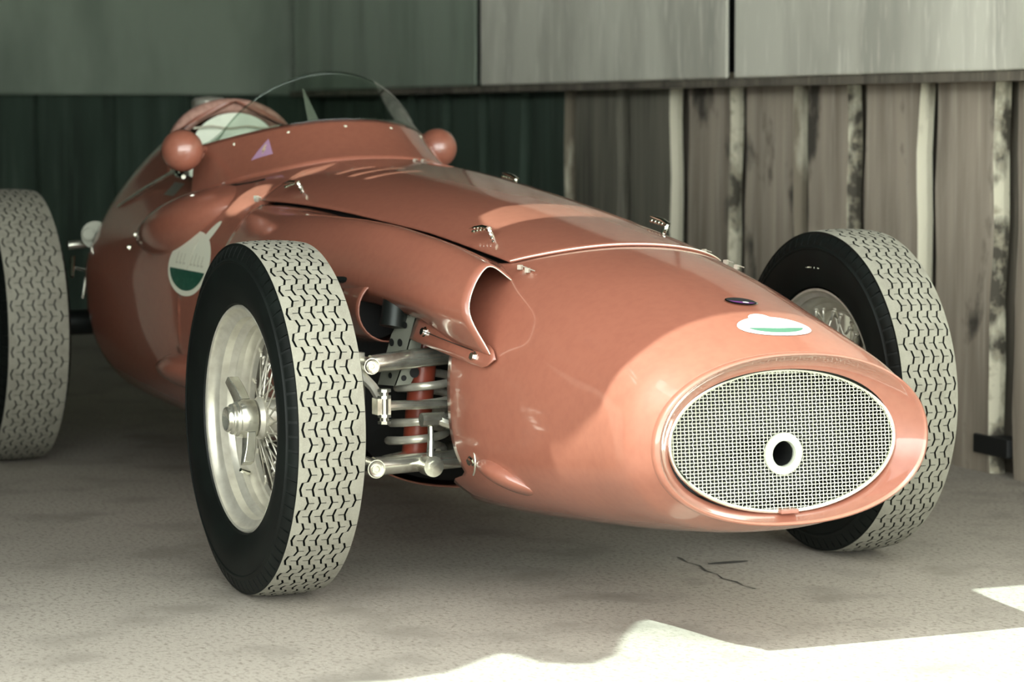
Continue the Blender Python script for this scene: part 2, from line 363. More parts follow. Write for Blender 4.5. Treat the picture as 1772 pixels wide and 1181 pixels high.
# rear fringe: continue from x=.36 back to the trim line, different at every angle
def nose_rear(t):
    p = bp(.2, t); y, z = p.y, p.z
    if z > .63 and abs(y) < .232: return seam_x(y)+.003
    if z > .52: return .10                      # runs into the duct mouth
    if z > .235: return .19+.01*math.sin(z*9)
    if y < -.25: return .10
    return .05
K = 12
Tn = even_t(.36, 0, 2*PI, NT+1)[:-1]
re = [nose_rear(t) for t in Tn]
re = [(re[i-1]+2*re[i]+re[(i+1) % NT])/4 for i in range(NT)]
for k in range(1, K+1):
    V += [bp(.36+(re[i]-.36)*k/K, Tn[i]) for i in range(NT)]
nrow = len(xs_n)+K
nose = mesh('nose_cowl', V, grid_faces(nrow, NT, True, flip=True), 'paint', car, smooth=60, solid=.003)
# lip and air duct
T = even_t(.905, 0, 2*PI, 121)[:-1]
lipc = [bp(.905, t) for t in T]
c0 = Vector((0, 0, .372))
def ring_loft(prof): return [Vector((.905+d_, p.y*sc, c0.z+(p.z-c0.z)*sc-(.006 if sc < .85 else 0))) for (d_, sc) in prof for p in lipc]
lb = MB()
prof = [(-.014, 1.0), (-.006, 1.012), (.004, 1.014), (.011, 1.004), (.013, .988), (.009, .972), (.001, .958), (-.012, .915), (-.026, .868), (-.033, .836)]
lb.add(ring_loft(prof), grid_faces(len(prof), len(lipc), True, flip=True))
lb.build('nose_lip', 'paint', car, smooth=60)
lb = MB(); prof = [(-.034, .835), (-.06, .825), (-.2, .81)]
lb.add(ring_loft(prof), grid_faces(len(prof), len(lipc), True, flip=True)); lb.build('air_duct', 'black', car, smooth=60)
ib = MB(); 
ib.add([(.76, .22*math.cos(a), .37+.125*math.sin(a)) for a in np.linspace(0, 2*PI, 48, endpoint=False)], [tuple(range(48))])
ib.build('radiator_core', 'black', car, smooth=False)
# grille: woven wires, rim, starting-handle ring
GX, GC, GA, GB = .872, .366, .2265, .124
def gx(z): return GX-.012*((z-GC)/GB)
gm = MB(); py_, pz_ = .0078, .0062; wr = .00078; RC = (-.003, .343, .030)
def wire(pts):
    run = []
    for q in pts+[None]:
        if q is None or (q[1]-RC[0])**2+(q[2]-RC[1])**2 < RC[2]**2:
            if len(run) > 1: gm.tube(run, wr, 4, cap=False)
            run = []
        else: run.append(q)
ny = int(GA/py_); nz = int(GB/pz_)
for j in range(-nz, nz+1):
    z = GC+j*pz_; hw = GA*math.sqrt(max(0, 1-((z-GC)/GB)**2))
    if hw < .01: continue
    kk = int(hw/py_); pts = [(gx(z)+(.0010 if (k+j) % 2 else -.0010), k*py_, z) for k in range(-kk, kk+1)]
    wire([(gx(z), -hw, z)]+pts+[(gx(z), hw, z)])
for k in range(-ny, ny+1):
    y = k*py_; hh = GB*math.sqrt(max(0, 1-(y/GA)**2))
    if hh < .01: continue
    jj = int(hh/pz_); pts = [(gx(GC+j*pz_)+(-.0010 if (k+j) % 2 else .0010), y+.0005*(1 if j % 2 else -1), GC+j*pz_) for j in range(-jj, jj+1)]
    wire([(gx(GC-hh), y, GC-hh)]+pts+[(gx(GC+hh), y, GC+hh)])
g = gm.build('grille_mesh', 'wire', car, smooth=False); tag(g, kind='stuff', label='woven pale wire mesh filling the oval nose opening')
gr = MB(); gr.tube([(gx(GC+GB*math.sin(a))+.002, GA*math.cos(a), GC+GB*math.sin(a)) for a in np.linspace(0, 2*PI, 97)[:-1]], .0042, 8, closed=True)
gr.build('grille_rim', 'chrome', car)
rg = MB(); rg.lathe([(0, .0225), (.006, .0235), (.007, .0265), (.007, .034), (.005, .0375), (0, .038), (-.004, .0225)], (gx(.343)+.002, -.003, .343), (1, 0, 0), 40)
rgo = rg.build('starter_ring', 'ringpaint', car, smooth=30)
rh = MB(); rh.lathe([(-.10, .0001), (-.10, .0228), (0, .0228)], (gx(.343)-.001, -.003, .343), (1, 0, 0), 32)
rh.build('starter_hole', 'black', rgo, smooth=30)
tb = MB(); tb.box((.885, .0, .2425), (.03, .036, .008)); tb.build('grille_tab', 'paint', car, smooth=False, bevel=.002)

# ---- bonnet
def crease(x, y):
    f = max(0., 1-(abs(y)/.235)**4)
    if x < 0: d = 0*(1-math.exp(x/.07))*max(0, 1+x/.75)-(.0 if x > -.75 else 0); d = d if x > -.75 else 0; d += 0
    else: d = 0
    return d*f
def gap_y(x):       # half width of the bonnet at station x
    return float(np.interp(x, [-1.05, -.985, -.572, -.182, .06, .209, .33], [.318, .313, .275, .243, .231, .222, .22]))
V = []; NB = 61
ub = np.concatenate([np.linspace(0, .55, 36), np.linspace(.56, 1, 50)])
for u in ub:
    for j in range(NB):
        s = -1+2*j/(NB-1)
        # x from front seam (u=0) to rear edge
        y0 = s*gap_y(.25)
        xf = seam_x(y0); xr = -1.02-.03*(1-abs(s)**2)
        x = xf+(xr-xf)*u
        y = s*gap_y(x); z = top_z(x, y)+.004+crease(x, y)
        V.append((x, y, z))
bon = mesh('bonnet', V, grid_faces(len(ub), NB), 'paint', car, smooth=60, solid=.004)
eb = MB(); eb.tube([(seam_x(s*.222)-.0005, s*.222, top_z(seam_x(s*.222), s*.222)+.0045) for s in np.linspace(-1, 1, 60)], .0012, 6)
eb.build('bonnet_edge', 'cream', bon)
# ---- main body skin from the scuttle to the tail, with the cockpit opening
CX0, CX1 = -1.30, -2.16
def cock_y(x):
    u = (x-CX1)/(CX0-CX1)
    if u <= 0 or u >= 1: return 0
    return .165+.13*min(1, u/.4)**.7
xs_b = list(np.linspace(-.36, CX0+.001, 40))+list(np.linspace(CX0-.001, CX1+.001, 40))+list(np.linspace(CX1-.001, -3.1, 40))
NBT = 121
V = []
for x in xs_b:
    if CX1 < x < CX0:
        yc = cock_y(x); a0 = t_at_y(x, -yc); a1 = t_at_y(x, yc)+2*PI
    elif x > -1.03:
        a0 = t_at_y(x, -gap_y(x)-.010); a1 = t_at_y(x, gap_y(x)+.010)+2*PI
    else:
        a0, a1 = PI/2, PI/2+2*PI
    T = even_t(x, a0, a1, NBT)
    V += [bp(x, t) for t in T]
body = mesh('body_shell', V, grid_faces(len(xs_b), NBT, flip=True), 'paint', car, smooth=60, solid=.003)
# dark inner hull so that nothing shows through the gaps
V = []; xs_i = list(np.linspace(.16, -1.29, 20))
for x in xs_i:
    V += [bp(x, 2*PI*k/48, .955 if x < -.36 else (.92 if math.sin(2*PI*k/48) > .55 else .66)) for k in range(48)]
inner = MB(); inner.add(V, grid_faces(len(xs_i), 48, True)+[tuple(range(48)), tuple((len(xs_i)-1)*48+k for k in range(48))])
inner.build('engine_bay', 'black', car, smooth=False)
# ---- cockpit tub
V = []; xs_c = list(np.linspace(-1.31, -2.18, 16))
for x in xs_c:
    for k in range(21):
        a = PI+PI*k/20; V.append((x, .36*math.cos(a), .62+.42*math.sin(a) if True else 0))
ct = MB(); ct.add(V, grid_faces(16, 21)); ct.build('cockpit_tub', 'black', car, smooth=False)

# ---- air duct along the near side (open mouth towards the front)
def cr_spline(P_, n):
    P_ = [np.array(p) for p in P_]; P_ = [2*P_[0]-P_[1]]+P_+[2*P_[-1]-P_[-2]]; out = []
    for i in range(1, len(P_)-2):
        for k in range(n):
            t = k/n; a, b, c, d = P_[i-1:i+3]
            out.append(.5*((2*b)+(c-a)*t+(2*a-5*b+4*c-d)*t*t+(-a+3*b-3*c+d)*t**3))
    return out+[P_[-2]]
def duct(side):
    # stations: x, top edge y, shoulder y z, widest y z, lower edge z, lower edge standing off the body
    st_ = [(.300, .240, .318, .650, .370, .575, .488, .004), (.20, .232, .324, .664, .384, .580, .500, .006), (.08, .239, .330, .682, .396, .588, .530, .012), (-.05, .2455, .338, .696, .408, .598, .552, .034),
        (-.2, .2565, .350, .710, .422, .610, .562, .05), (-.36, .271, .360, .714, .432, .612, .52, .05), (-.52, .284, .366, .713, .438, .615, .47, .03), (-.68, .2935, .372, .708, .438, .612, .44, .02), (-.85, .309, .372, .700, .434, .600, .43, .010), (-1.0, .324, .368, .697, .428, .59, .43, .002)]
    col = list(zip(*st_)); f = [pchip(col[0], c) for c in col[1:]]
    xs_d = np.linspace(.30, -1.0, 52); V = []; NS = 25
    for x in xs_d:
        ty, hy, hz, by, bz, lz, lex = [g_(x) for g_ in f]
        tz = top_z(x, ty)+.001; ly = side_y(x, lz)+lex
        pts = cr_spline([(ty, tz), (hy, hz), (by, bz), (ly, lz)], 8)
        sl_ = max(0, (x-.10)/.20)
        for j, (y, z) in enumerate(pts):
            u = j/(NS-1); V.append((x+sl_*(-.055+.10*u+.02*math.sin(PI*u)), side*y, z))
    return V, grid_faces(len(xs_d), NS, flip=(side > 0)), f
V, F, fd = duct(-1)
dct = mesh('side_duct', V, F, 'paint', car, smooth=60, solid=.0028)
DUCT = BVHTree.FromPolygons([Vector(p) for p in V], F)
# plain side panel on the far side
V2 = []; xs_p = np.linspace(.32, -1.0, 40)
for x in xs_p:
    a0 = PI-t_at_z(x, .47); a1 = t_at_y(x, gap_y(x)+.009)
    V2 += [bp(x, t) for t in even_t(x, a0, a1, 20)]
mesh('side_panel', V2, grid_faces(40, 20), 'paint', car, smooth=60, solid=.0028)
eb = MB(); NS = 25; eb.tube([V[j] for j in range(NS)], .0011, 6); eb.build('duct_mouth_edge', 'cream', dct)
# mounting flange below the duct
fl = MB(); Vv = []
xsf = np.linspace(.365, .02, 20)
for i, x in enumerate(xsf):
    lz = .488+(.36-x)*.105
    for k in range(5):
        z = lz+.012-k*.0105
        e = min(1, i/2.0)**.5; zc = lz-.009
        Vv.append((x, -side_y(x, zc+(z-zc)*e)-.0055-.001*k, zc+(z-zc)*e))
fl.add(Vv, grid_faces(20, 5)); flo = fl.build('duct_flange', 'paint', dct, solid=.002)
def bolt(p, nrm, r=.0075, h=.008, name='bolt', parent=car, m='chrome', n=6):
    b = MB(); p = Vector(p); nrm = Vector(nrm).normalized()
    b.lathe([(-.002, .0001), (-.002, r*1.5), (.0015, r*1.5), (.0015, r), (h, r), (h, .0001)], p, nrm, n)
    return b.build(name, m, parent, smooth=30)
for (x, z) in ((.291, .479), (.075, .511)):
    bolt((x, -side_y(x, z)-.009, z), (0.1, -1, .25), name='flange_bolt', parent=dct)
sa = MB(); sa.tube([(x, -side_y(x, .475+(.33-x)*.105)-.011, .487+(.33-x)*.105) for x in np.linspace(.29, .075, 14)], .0009, 5)
sa.build('safety_wire', 'darksteel', dct)
# inboard support panel below the duct, cut back around the suspension
pv = []; ptz = []
out = [(.20, .470), (.185, .505), (.155, .512), (.12, .502), (.085, .487), (.06, .486), (.045, .50), (.05, .535), (.08, .545), (.2, .54)]
sp = MB(); sp.add([(x, -side_y(x, z)+.002, z) for x, z in out], [tuple(range(len(out)))])
sp.build('support_panel', 'paint', car, smooth=False, solid=.002)

# ---- scuttle coaming around the windscreen
def rim_pt(s):      # s in -1..1 across
    y = .315*math.sin(s*PI/2*1.0) if abs(s) < 1 else .315*s
    a = abs(y)/.315
    x = -1.265-.27*a**2.6; z = .926-.068*a**2.2; return Vector((x, y, z))
def base_pt(s):
    y = .335*math.sin(s*PI/2); a = abs(y)/.335
    x = -1.105-.40*a**4.; return Vector((x, y, top_z(x, y)+.002))
V = []; NSC = 61; NR = 14
for i in range(NSC):
    s = -1+2*i/(NSC-1); r0 = base_pt(s); r1 = rim_pt(s)
    for k in range(NR):
        u = k/(NR-1); p = r0.lerp(r1, u); p.z = r0.z+(r1.z-r0.z)*(u**1.25*(.75)+.25*u); 
        if k == 0: p = r0+(r0-r1)*.05; p.z = r0.z-.006
        V.append(p)
coam = mesh('scuttle_coaming', V, grid_faces(NSC, NR), 'paint', car, smooth=60, solid=.003)
COAM = BVHTree.FromPolygons(V, grid_faces(NSC, NR))
for s in (-.86, -.6, -.33, -.05, .2, .45, .7):
    p = rim_pt(s).lerp(base_pt(s), .16); p.z -= .002
    b = MB(); b.lathe([(0, .0055), (.002, .005), (.0035, .003), (.004, .0001)], p, (.5, 0, .85), 10); b.build('rivet', 'cream', coam, smooth=60)
sm_ = MB(); sm_.tube([(x, y, top_z(x, y)+.001) for x, y in [(-1.40, -.302), (-1.33, -.300), (-1.26, -.292), (-1.20, -.278), (-1.16, -.262)]], .0025, 6); sm_.build('scuttle_seam', 'black', coam)
# windscreen
def ws_pt(s, u):
    b = rim_pt(s*.97); y = .285*math.sin(s*PI/2); a = abs(y)/.285
    t = Vector((-1.40-.10*a**2.2, y, 1.045-.075*(abs(y)/.2)**2*.95-.05*a**6)); 
    t.z = max(t.z, b.z+.006); p = b.lerp(t, u); p.x -= .012*math.sin(PI*u); return p
V = [ws_pt(-1+2*i/60, k/12) for i in range(61) for k in range(13)]
ws = mesh('windscreen', V, grid_faces(61, 13), 'glass', car, smooth='all', solid=.004)
eb = MB(); eb.tube([ws_pt(-1+2*i/60, 1) for i in range(61)], .0022, 6); eb.build('windscreen_edge', 'glass', ws)
fin = MB(); fin.add([(-1.40, -.035, .90), (-1.385, -.040, .925), (-1.42, -.068, 1.005), (-1.424, -.071, 1.005), (-1.40, -.060, .90)], [(0, 1, 2), (1, 4, 3, 2), (0, 2, 3, 4), (0, 4, 1)])
fin.build('screen_brace', 'greysteel', ws, smooth=False)
# dashboard bulkhead below the screen, dark
# mirrors
for s, loc in ((-1, (-1.40, -.392, .852)), (1, (-1.52, .335, .852))):
    m_ = MB(); ax = Vector((1, s*.12, .02)).normalized()
    pr = [(.052*math.sin(a), .052*math.cos(a)) for a in np.linspace(-.55, PI/2, 18)]; pr[-1] = (pr[-1][0], 1e-4)
    m_.lathe(pr, loc, ax, 36)
    mo = m_.build('mirror', 'paint', car, smooth=60)
    gl = MB(); gl.lathe([(-.026, 1e-4), (-.026, .043)], loc, ax, 30); gl.build('mirror_glass', 'chrome', mo, smooth=False)
    rp = MB(); e = Vector(loc); tgt = rim_pt(s*.82)+Vector((.01, 0, -.01))
    rp.tube([e+Vector((0, -s*.03, -.015)), e.lerp(tgt, .7), tgt], [.012, .010, .009], 10); rp.tube([tgt+Vector((0, s*.008, .008)), tgt+Vector((0, s*.004, -.022))], .008, 8)
    rp.build('mirror_stalk', 'paint', mo)
# cockpit rear padding hoop, seat back, tail filler cap
hp = MB(); pts = []
for a in np.linspace(-.28, PI+.28, 30):
    y = .155*math.cos(a)*(1.06 if True else 1); z = .845+.118*math.sin(a)
    if a < 0 or a > PI: y = .164*math.copysign(1, math.cos(a))+math.copysign(1, math.cos(a))*.05*abs(math.sin(a)); z = .845-.16*abs(math.sin(a))
    pts.append((-2.2, y, z))
hp.tube(pts, .0225, 14); hp.build('cockpit_padding', 'leather', car)
sb = MB(); V = []
for i in range(13):
    u = i/12
    for j in range(25):
        a = PI*j/24
        y = .128*math.cos(a)*(1-u*.0); z = .84+.105*math.sin(a)
        V.append((-2.17-.0+.028*math.sin(PI/2*(1-u)), y*(.15+.85*u) if True else y, .86+(z-.86)*(.15+.85*u)))
sb.add(V, grid_faces(13, 25, flip=True))
sb.box((-2.19, 0, .70), (.05, .27, .34)); 
seat = sb.build('seat_back', 'seat', car, smooth=50)
ln = MB(); ln.tube([(-2.137-.02*abs(y/.13)**2, y, .905+.003*math.sin(y*60)) for y in np.linspace(-.125, .125, 20)], .003, 6); ln.build('seat_seam', 'faint', seat)
hf = MB(); V = []
for i in range(20):
    u = i/19; x = -2.205-.55*u; h = .985*(1-u)+fZT(x)*u if False else None
for i in range(16):
    u = i/15; x = -2.20-.45*u; r = 1-u*.55-u**2*.4
    for j in range(21):
        a = PI*j/20; V.append((x, .165*r*math.cos(a), .83+(.150*r+.0)*math.sin(a)))
hf.add(V, grid_faces(16, 21, flip=True)); hf.build('headrest_fairing', 'paint', car, smooth=60)
fc = MB(); fc.lathe([(0, .05), (.02, .05), (.03, .04), (.034, .0001)], (-2.40, .0, .958), (0, 0, 1), 24); fc.build('filler_cap', 'alu', car, smooth=40)

# ---- small bonnet fittings
def latch(p, nrm, sg):
    p = Vector(p); n_ = Vector(nrm).normalized(); m_ = MB()
    w = Vector((-.72, sg*.45, 0)); w = (w-n_*w.dot(n_)).normalized(); t_ = Vector((.8, sg*.35, 0)); t_ = (t_-n_*t_.dot(n_)).normalized()
    m_.tube([p, p+n_*.012, p+n_*.022], [.006, .005, .006], 8)
    m_.tube([p+n_*.024+t_*.004, p+n_*.027+w*.015, p+n_*.026+w*.034, p+n_*.024+w*.048], [.007, .0075, .006, .0015], 10, flat=.45)
    for k in range(5): m_.lathe([(-.004, .0001), (-.003, .0035), (0, .0045), (.003, .0035), (.004, .0001)], p+n_*(.0205-.001*k)+w*(.004+.009*k), w, 8)
    for k in range(4): m_.lathe([(-.005, .0001), (-.003, .004-.0006*k), (0, .005-.0007*k), (.003, .004-.0006*k), (.005, .0001)], p+n_*(.016-.004*k)+t_*(.004+.010*k), t_, 8)
    return m_.build('bonnet_latch', 'chrome', car, smooth=40)
for (x, y) in ((.035, -.193), (.035, .193), (-.89, -.265), (-.89, .265)):
    e = .004; n_ = Vector((-(top_z(x+e, y)-top_z(x-e, y))/(2*e), -(top_z(x, y+e)-top_z(x, y-e))/(2*e), 1)).normalized()
    latch((x, y, top_z(x, y)+.003), n_, -1)
for (x, y) in ((.245, -.226), (.275, -.224), (.245, .226), (.30, .22), (.16, .222), (-1.045, -.322), (-1.06, -.318), (-.45, .262), (-1.0, .06), (-1.01, .085)):
    z = top_z(x, y)+.004; b = MB(); k_ = .55 if x < -.9 and y > 0 else .9; b.box((x, y, z+.004*k_), (.009*k_, .009*k_, .010*k_), Matrix.Rotation(.6, 3, 'Z')); b.tube([(x, y, z+.008*k_), (x+.018*k_, y+.009*k_, z+.003)], .0012, 5)
    b.build('fastener', 'alu', car, smooth=False)

# ---- stickers that follow the skin
def onto(p, n_, tree, off):
    h = tree.ray_cast(Vector(p)+n_*.12, -n_, .4)
    if h[0] is None: return None
    nn = h[1] if h[1].dot(n_) > 0 else -h[1]
    return h[0]+nn*off
def decal(name, outline, c, U, N_, m, parent, tree, off=.0018, rings=7, center=(0, 0), rot=0):
    N_ = Vector(N_).normalized(); U = Vector(U); U = (U-N_*U.dot(N_)).normalized(); Vv = N_.cross(U); c = Vector(c)
    vs_ = []; L = len(outline); good = True
    def put(a, b):
        a, b = a*math.cos(rot)-b*math.sin(rot), a*math.sin(rot)+b*math.cos(rot)
        q = c+U*a+Vv*b; h = onto(q, N_, tree, off); return h if h is not None else q
    for r in range(1, rings+1):
        for (a, b) in outline:
            vs_.append(put(center[0]+(a-center[0])*r/rings, center[1]+(b-center[1])*r/rings))
    vs_.append(put(*center)); ci = len(vs_)-1
    F = [(r*L+i, (r+1)*L+i, (r+1)*L+(i+1) % L, r*L+(i+1) % L) for r in range(rings-1) for i in range(L)]+[(ci, i, (i+1) % L) for i in range(L)]
    F = [f[::-1] for f in F] if False else F
    return mesh(name, vs_, F, m, parent, smooth='all')
def ell(a, b, n=40, cx=0, cy=0, t0=0, t1=2*PI, end=False): return [(cx+a*math.cos(t), cy+b*math.sin(t)) for t in np.linspace(t0, t1, n, endpoint=end)]
def seg(a, b, h):    # lower segment of an ellipse below height h
    t = math.asin(h/b); return ell(a, b, 30, t0=PI-t, t1=2*PI+t, end=True)
# side badge
sc = (-1.255, -.421, .583); sn = (.05, -.96, .27)
bdg = decal('badge', ell(.135, .080, 48), sc, (1, 0, 0), sn, 'cream', car, SKIN, .0018)
decal('badge_tab', ell(.018, .05, 24, 0, 0), (-1.185, -.391, .652), (1, 0, 0), (.05, -.87, .48), 'cream', bdg, SKIN, .0017, rot=-.7)
decal('badge_green', seg(.120, .067, -.018), sc, (1, 0, 0), sn, 'green', bdg, SKIN, .0026, center=(0, -.04))
decal('badge_line', [(-.001, -.018), (.0015, -.018), (.017, .06), (.0145, .06)], sc, (1, 0, 0), sn, 'faint', bdg, SKIN, .0026, center=(.008, .02), rings=3)
for k in range(8):
    if k == 3: continue
    x0 = -.085+k*.024; decal('badge_letter', [(x0, -.006), (x0+.004, -.006), (x0+.006, .02+(.008 if k in (0, 5) else 0)), (x0+.002, .02)], sc, (1, 0, 0), sn, 'faint', bdg, SKIN, .0026, center=(x0+.003, .007), rings=2)
    decal('badge_letter', [(x0+.006, -.006), (x0+.016, -.005), (x0+.015, -.001), (x0+.006, -.002)], sc, (1, 0, 0), sn, 'faint', bdg, SKIN, .0026, center=(x0+.010, -.003), rings=2)
# nose badge
nc = (.800, .022, .561); nn_ = (.32, .05, .94)
nb = decal('badge', ell(.073, .042, 48), nc, (0, 1, 0), nn_, 'white', car, SKIN, .0015)
decal('badge_tab', ell(.022, .018, 24), (.764, .012, .575), (0, 1, 0), nn_, 'white', nb, SKIN, .0014)
decal('badge_green', seg(.056, .030, -.004), nc, (0, 1, 0), nn_, 'greenpale', nb, SKIN, .0022, center=(0, -.017))
# oval maker's badge
oc = (.688, .016, .598); on_ = (.28, .02, .96)
ob = decal('nose_emblem', ell(.031, .019, 36), oc, (.35, 1, 0), on_, 'chrome', car, SKIN, .003)
decal('emblem_face', ell(.028, .0165, 36), oc, (.35, 1, 0), on_, 'black', ob, SKIN, .0038)
decal('emblem_violet', seg(.026, .015, -.005), oc, (.35, 1, 0), on_, 'violet', ob, SKIN, .0044, center=(0, -.010))
decal('emblem_mark', ell(.006, .003, 14, .006, -.010), oc, (.35, 1, 0), on_, 'white', ob, SKIN, .005, center=(.006, -.010), rings=2)
# warning triangle on the coaming
tc_ = (-1.28, -.235, .86); tn = (.45, -.55, .7)

# ---- blisters
def blister(name, x0, x1, zc, hw, hgt, tree, parent, tail_open=False, tilt=0., m='paint', peak=.45):
    V = []; n1, n2 = 26, 17
    for i in range(n1):
        u = i/(n1-1); x = x0+(x1-x0)*u
        w = (math.sin(PI*min(1, u*.5/peak)) if u < peak else math.cos(PI/2*(u-peak)/(1-peak)))**.7 if not tail_open else math.sin(PI/2*min(1, u/.6))**.7
        for j in range(n2):
            s = -1+2*j/(n2-1); z = zc+tilt*(x-(x0+x1)/2)+s*hw*w
            V.append((x, -side_y(x, z)-hgt*w*(1-s*s)**.8+.003, z))
    F = grid_faces(n1, n2)
    if tail_open: F = F
    return mesh(name, V, F, m, parent, smooth=60)
blister('nose_blister', .265, .43, .252, .030, .026, SKIN, nose, tilt=-.22, peak=.5)
blister('lower_blister', -1.49, -1.12, .315, .045, .05, SKIN, body, peak=.5)
# elbow bulge on the cockpit side
V = []; n1, n2 = 36, 25
for i in range(n1):
    u = i/(n1-1); x = -1.19-.52*u
    w = math.sin(PI*u**.8)**.75 if 0 < u < 1 else 0.
    for j in range(n2):
        s = -1+2*j/(n2-1); z = .722-.10*u+s*.082*w
        V.append((x, -side_y(x, z)-.070*w*(1-s*s)**.75+.003, z+.02*(1-s*s)*w))
bul = mesh('elbow_bulge', V, grid_faces(n1, n2), 'paint', car, smooth=60)
for (u_, dz) in ((.86, .0), (.88, -.03)):
    x = -1.19-.52*u_; z = .722-.10*u_+dz; bolt((x, -side_y(x, z)-.03, z), (-.3, -1, .3), r=.005, h=.006, name='bulge_screw', parent=bul)
# cockpit side fittings
rd = MB(); rd.tube([(-1.60, -.345, .80), (-1.85, -.352, .748), (-2.02, -.378, .695)], [.006, .006, .004], 8); rd.build('cockpit_rail', 'steel', car)
rr_ = MB(); rr_.tube([(-1.50, -.375, .80), (-1.47, -.385, .79), (-1.43, -.38, .787)], .006, 8); rr_.build('mirror_strut', 'chrome', car)
decal('scrutineer_plate', [(-.04, -.022), (.04, -.022), (.04, .022), (-.04, .022)], (-1.66, -.335, .752), (1, 0, 0), (.02, -.68, .72), 'greysteel', body, SKIN, .003, rings=3)

# ------------------------------------------------------------------ wheels
def build_wheel(R, ws_, wt, rim_r, nrow, side, name='wheel', outline=None):
    """wheel at local origin, axle along y, outer face towards y = side; returns the rim mesh object with its sub-parts"""
    s = side
    rb = MB(); hw = ws_*.80
    fr = rim_r
    prof = [(s*(hw-.001), fr-.005), (s*(hw+.001), fr-.001), (s*(hw-.002), fr+.002), (s*(hw-.010), fr+.001), (s*(hw-.012), fr-.006), (s*(hw-.018), fr-.010), (s*(hw-.030), fr-.014), (s*(hw-.036), fr-.024), (s*(hw-.055), fr-.034), (s*(hw-.075), fr-.040), (s*(-hw+.05), fr-.040),
            (s*(-hw+.03), fr-.03), (s*(-hw+.018), fr-.02), (s*(-hw+.01), fr-.006), (-s*hw, fr), (-s*hw, fr-.005), (s*(-hw+.008), fr-.008), (s*(-hw+.012), fr-.018), (s*(-hw+.030), fr-.022), (s*(-hw+.034), fr-.034), (s*(-hw+.05), fr-.048), (s*(hw-.088), fr-.048), (s*(hw-.078), fr-.046), (s*(hw-.076), fr-.038), (s*(hw-.050), fr-.034), (s*(hw-.046), fr-.026), (s*(hw-.022), fr-.022), (s*(hw-.018), fr-.012), (s*(hw-.010), fr-.006)]
    rb.lathe(prof, (0, 0, 0), (0, 1, 0), 80, closed=True)
    wheel = rb.build(name, 'alu', None, smooth=35)
    # tyre carcass
    tb_ = MB(); half = [(0, R-.0065), (wt*.6, R-.0075), (wt*.93, R-.0115), (wt, R-.015), (wt+(ws_-wt)*.55, R-.026), (wt+(ws_-wt)*.75, R-.034), (ws_*.972, R-.036), (ws_*.995, R-.038), (ws_*.995, R-.0405), (ws_*.975, R-.0425), (ws_*.978, R-.045), (ws_, R-.058), (ws_, R-.075), (ws_*.965, R-.092), (ws_*.9, R-.108), (ws_*.84, rim_r+.005), (ws_*.79, rim_r+.003), (ws_*.6, rim_r+.002)]
    full = [(-a, b) for a, b in half[::-1]]+half[1:]
    tb_.lathe(full, (0, 0, 0), (0, 1, 0), 96)
    # shoulder lugs
    for sd in (-1, 1):
        for k in range(nrow):
            th = 2*PI*(k+.5)/nrow; dth = 2*PI/nrow*.40
            pr = [(wt*.985, R-.0075), (wt+(ws_-wt)*.35, R-.0165), (wt+(ws_-wt)*.72, R-.0295)]
            q = []
            for (a, r) in pr:
                for dt in (-dth, dth): q.append((r*math.cos(th+dt), sd*a, r*math.sin(th+dt)))
            for (a, r) in pr:
                for dt in (-dth, dth): q.append(((r-.01)*math.cos(th+dt), sd*a, (r-.01)*math.sin(th+dt)))
            tb_.add(q, [(0, 1, 3, 2), (2, 3, 5, 4), (0, 2, 8, 6), (2, 4, 10, 8), (1, 7, 9, 3), (3, 9, 11, 5), (4, 5, 11, 10)])
    ty = tb_.build('tyre', 'rubber', wheel, smooth=35)
    # tread: six ribs divided by zig-zag grooves
    tr = MB(); G = 5; p = 2*wt/(G+.55); gwid = .0021
    def crown(a): return R-.0045*(abs(a)/wt)**2.6
    zig = [(.08, 0.), (-.09, .5), (.08, .97), (.48, 1.03), (.68, 1.5), (.48, 1.97), (.08, 2.03)]
    def groove(gi, du=0): return [(-wt+(gi+.34)*p+o_*p*1., t_) for o_, t_ in zig[:-1]]
    nper = nrow//2
    for rib in range(G+1):
        L = groove(rib-1) if rib > 0 else None; Rr = groove(rib) if rib < G else None
        np_ = 6; ring_n = nper*np_; V = []
        for k in range(nper):
            for q in range(np_):
                t_ = (k*2+zig[q][1])/nrow*2*PI
                a = L[q][0]+gwid if L else -wt; b = Rr[q][0]-gwid if Rr else wt
                m_ = (a+b)/2
                for (aa, dr) in ((a, -.006), (a, 0), (m_, 0), (b, 0), (b, -.006)):
                    r = crown(aa)+dr; V.append((r*math.cos(t_), aa, r*math.sin(t_)))
        F = []; mi_ = []
        for i in range(ring_n):
            j = (i+1) % ring_n
            for c in range(4): F.append((i*5+c, i*5+c+1, j*5+c+1, j*5+c)); mi_.append(1 if c in (0, 3) else 0)
        nb_ = len(tr.v); tr.v += V; tr.f += [tuple(x+nb_ for x in f_) for f_ in F]; tr.m += mi_
    # sipes
    for gi in range(G):
        for k in range(nrow):
            base = -wt+(gi+.34)*p; t_ = 2*PI*(k+.5)/nrow
            a0, a1 = (base-.09*p-.55*p, base-.09*p-gwid) if k % 2 == 0 else (base+.68*p+gwid, base+.68*p+.5*p)
            if a0 < -wt or a1 > wt: continue
            dt = .0008/R; q = []
            for aa in (a0, a1):
                for d in (-dt, dt): r = crown(aa)+.0002; q.append((r*math.cos(t_+d), aa, r*math.sin(t_+d)))
            tr.add(q, [(0, 1, 3, 2)], 1)
    t_o = tr.build('tread', ['tread', 'rubber'], wheel, smooth=False); tag(t_o, kind='stuff', label='pale dusty tread ribs divided by zigzag grooves')
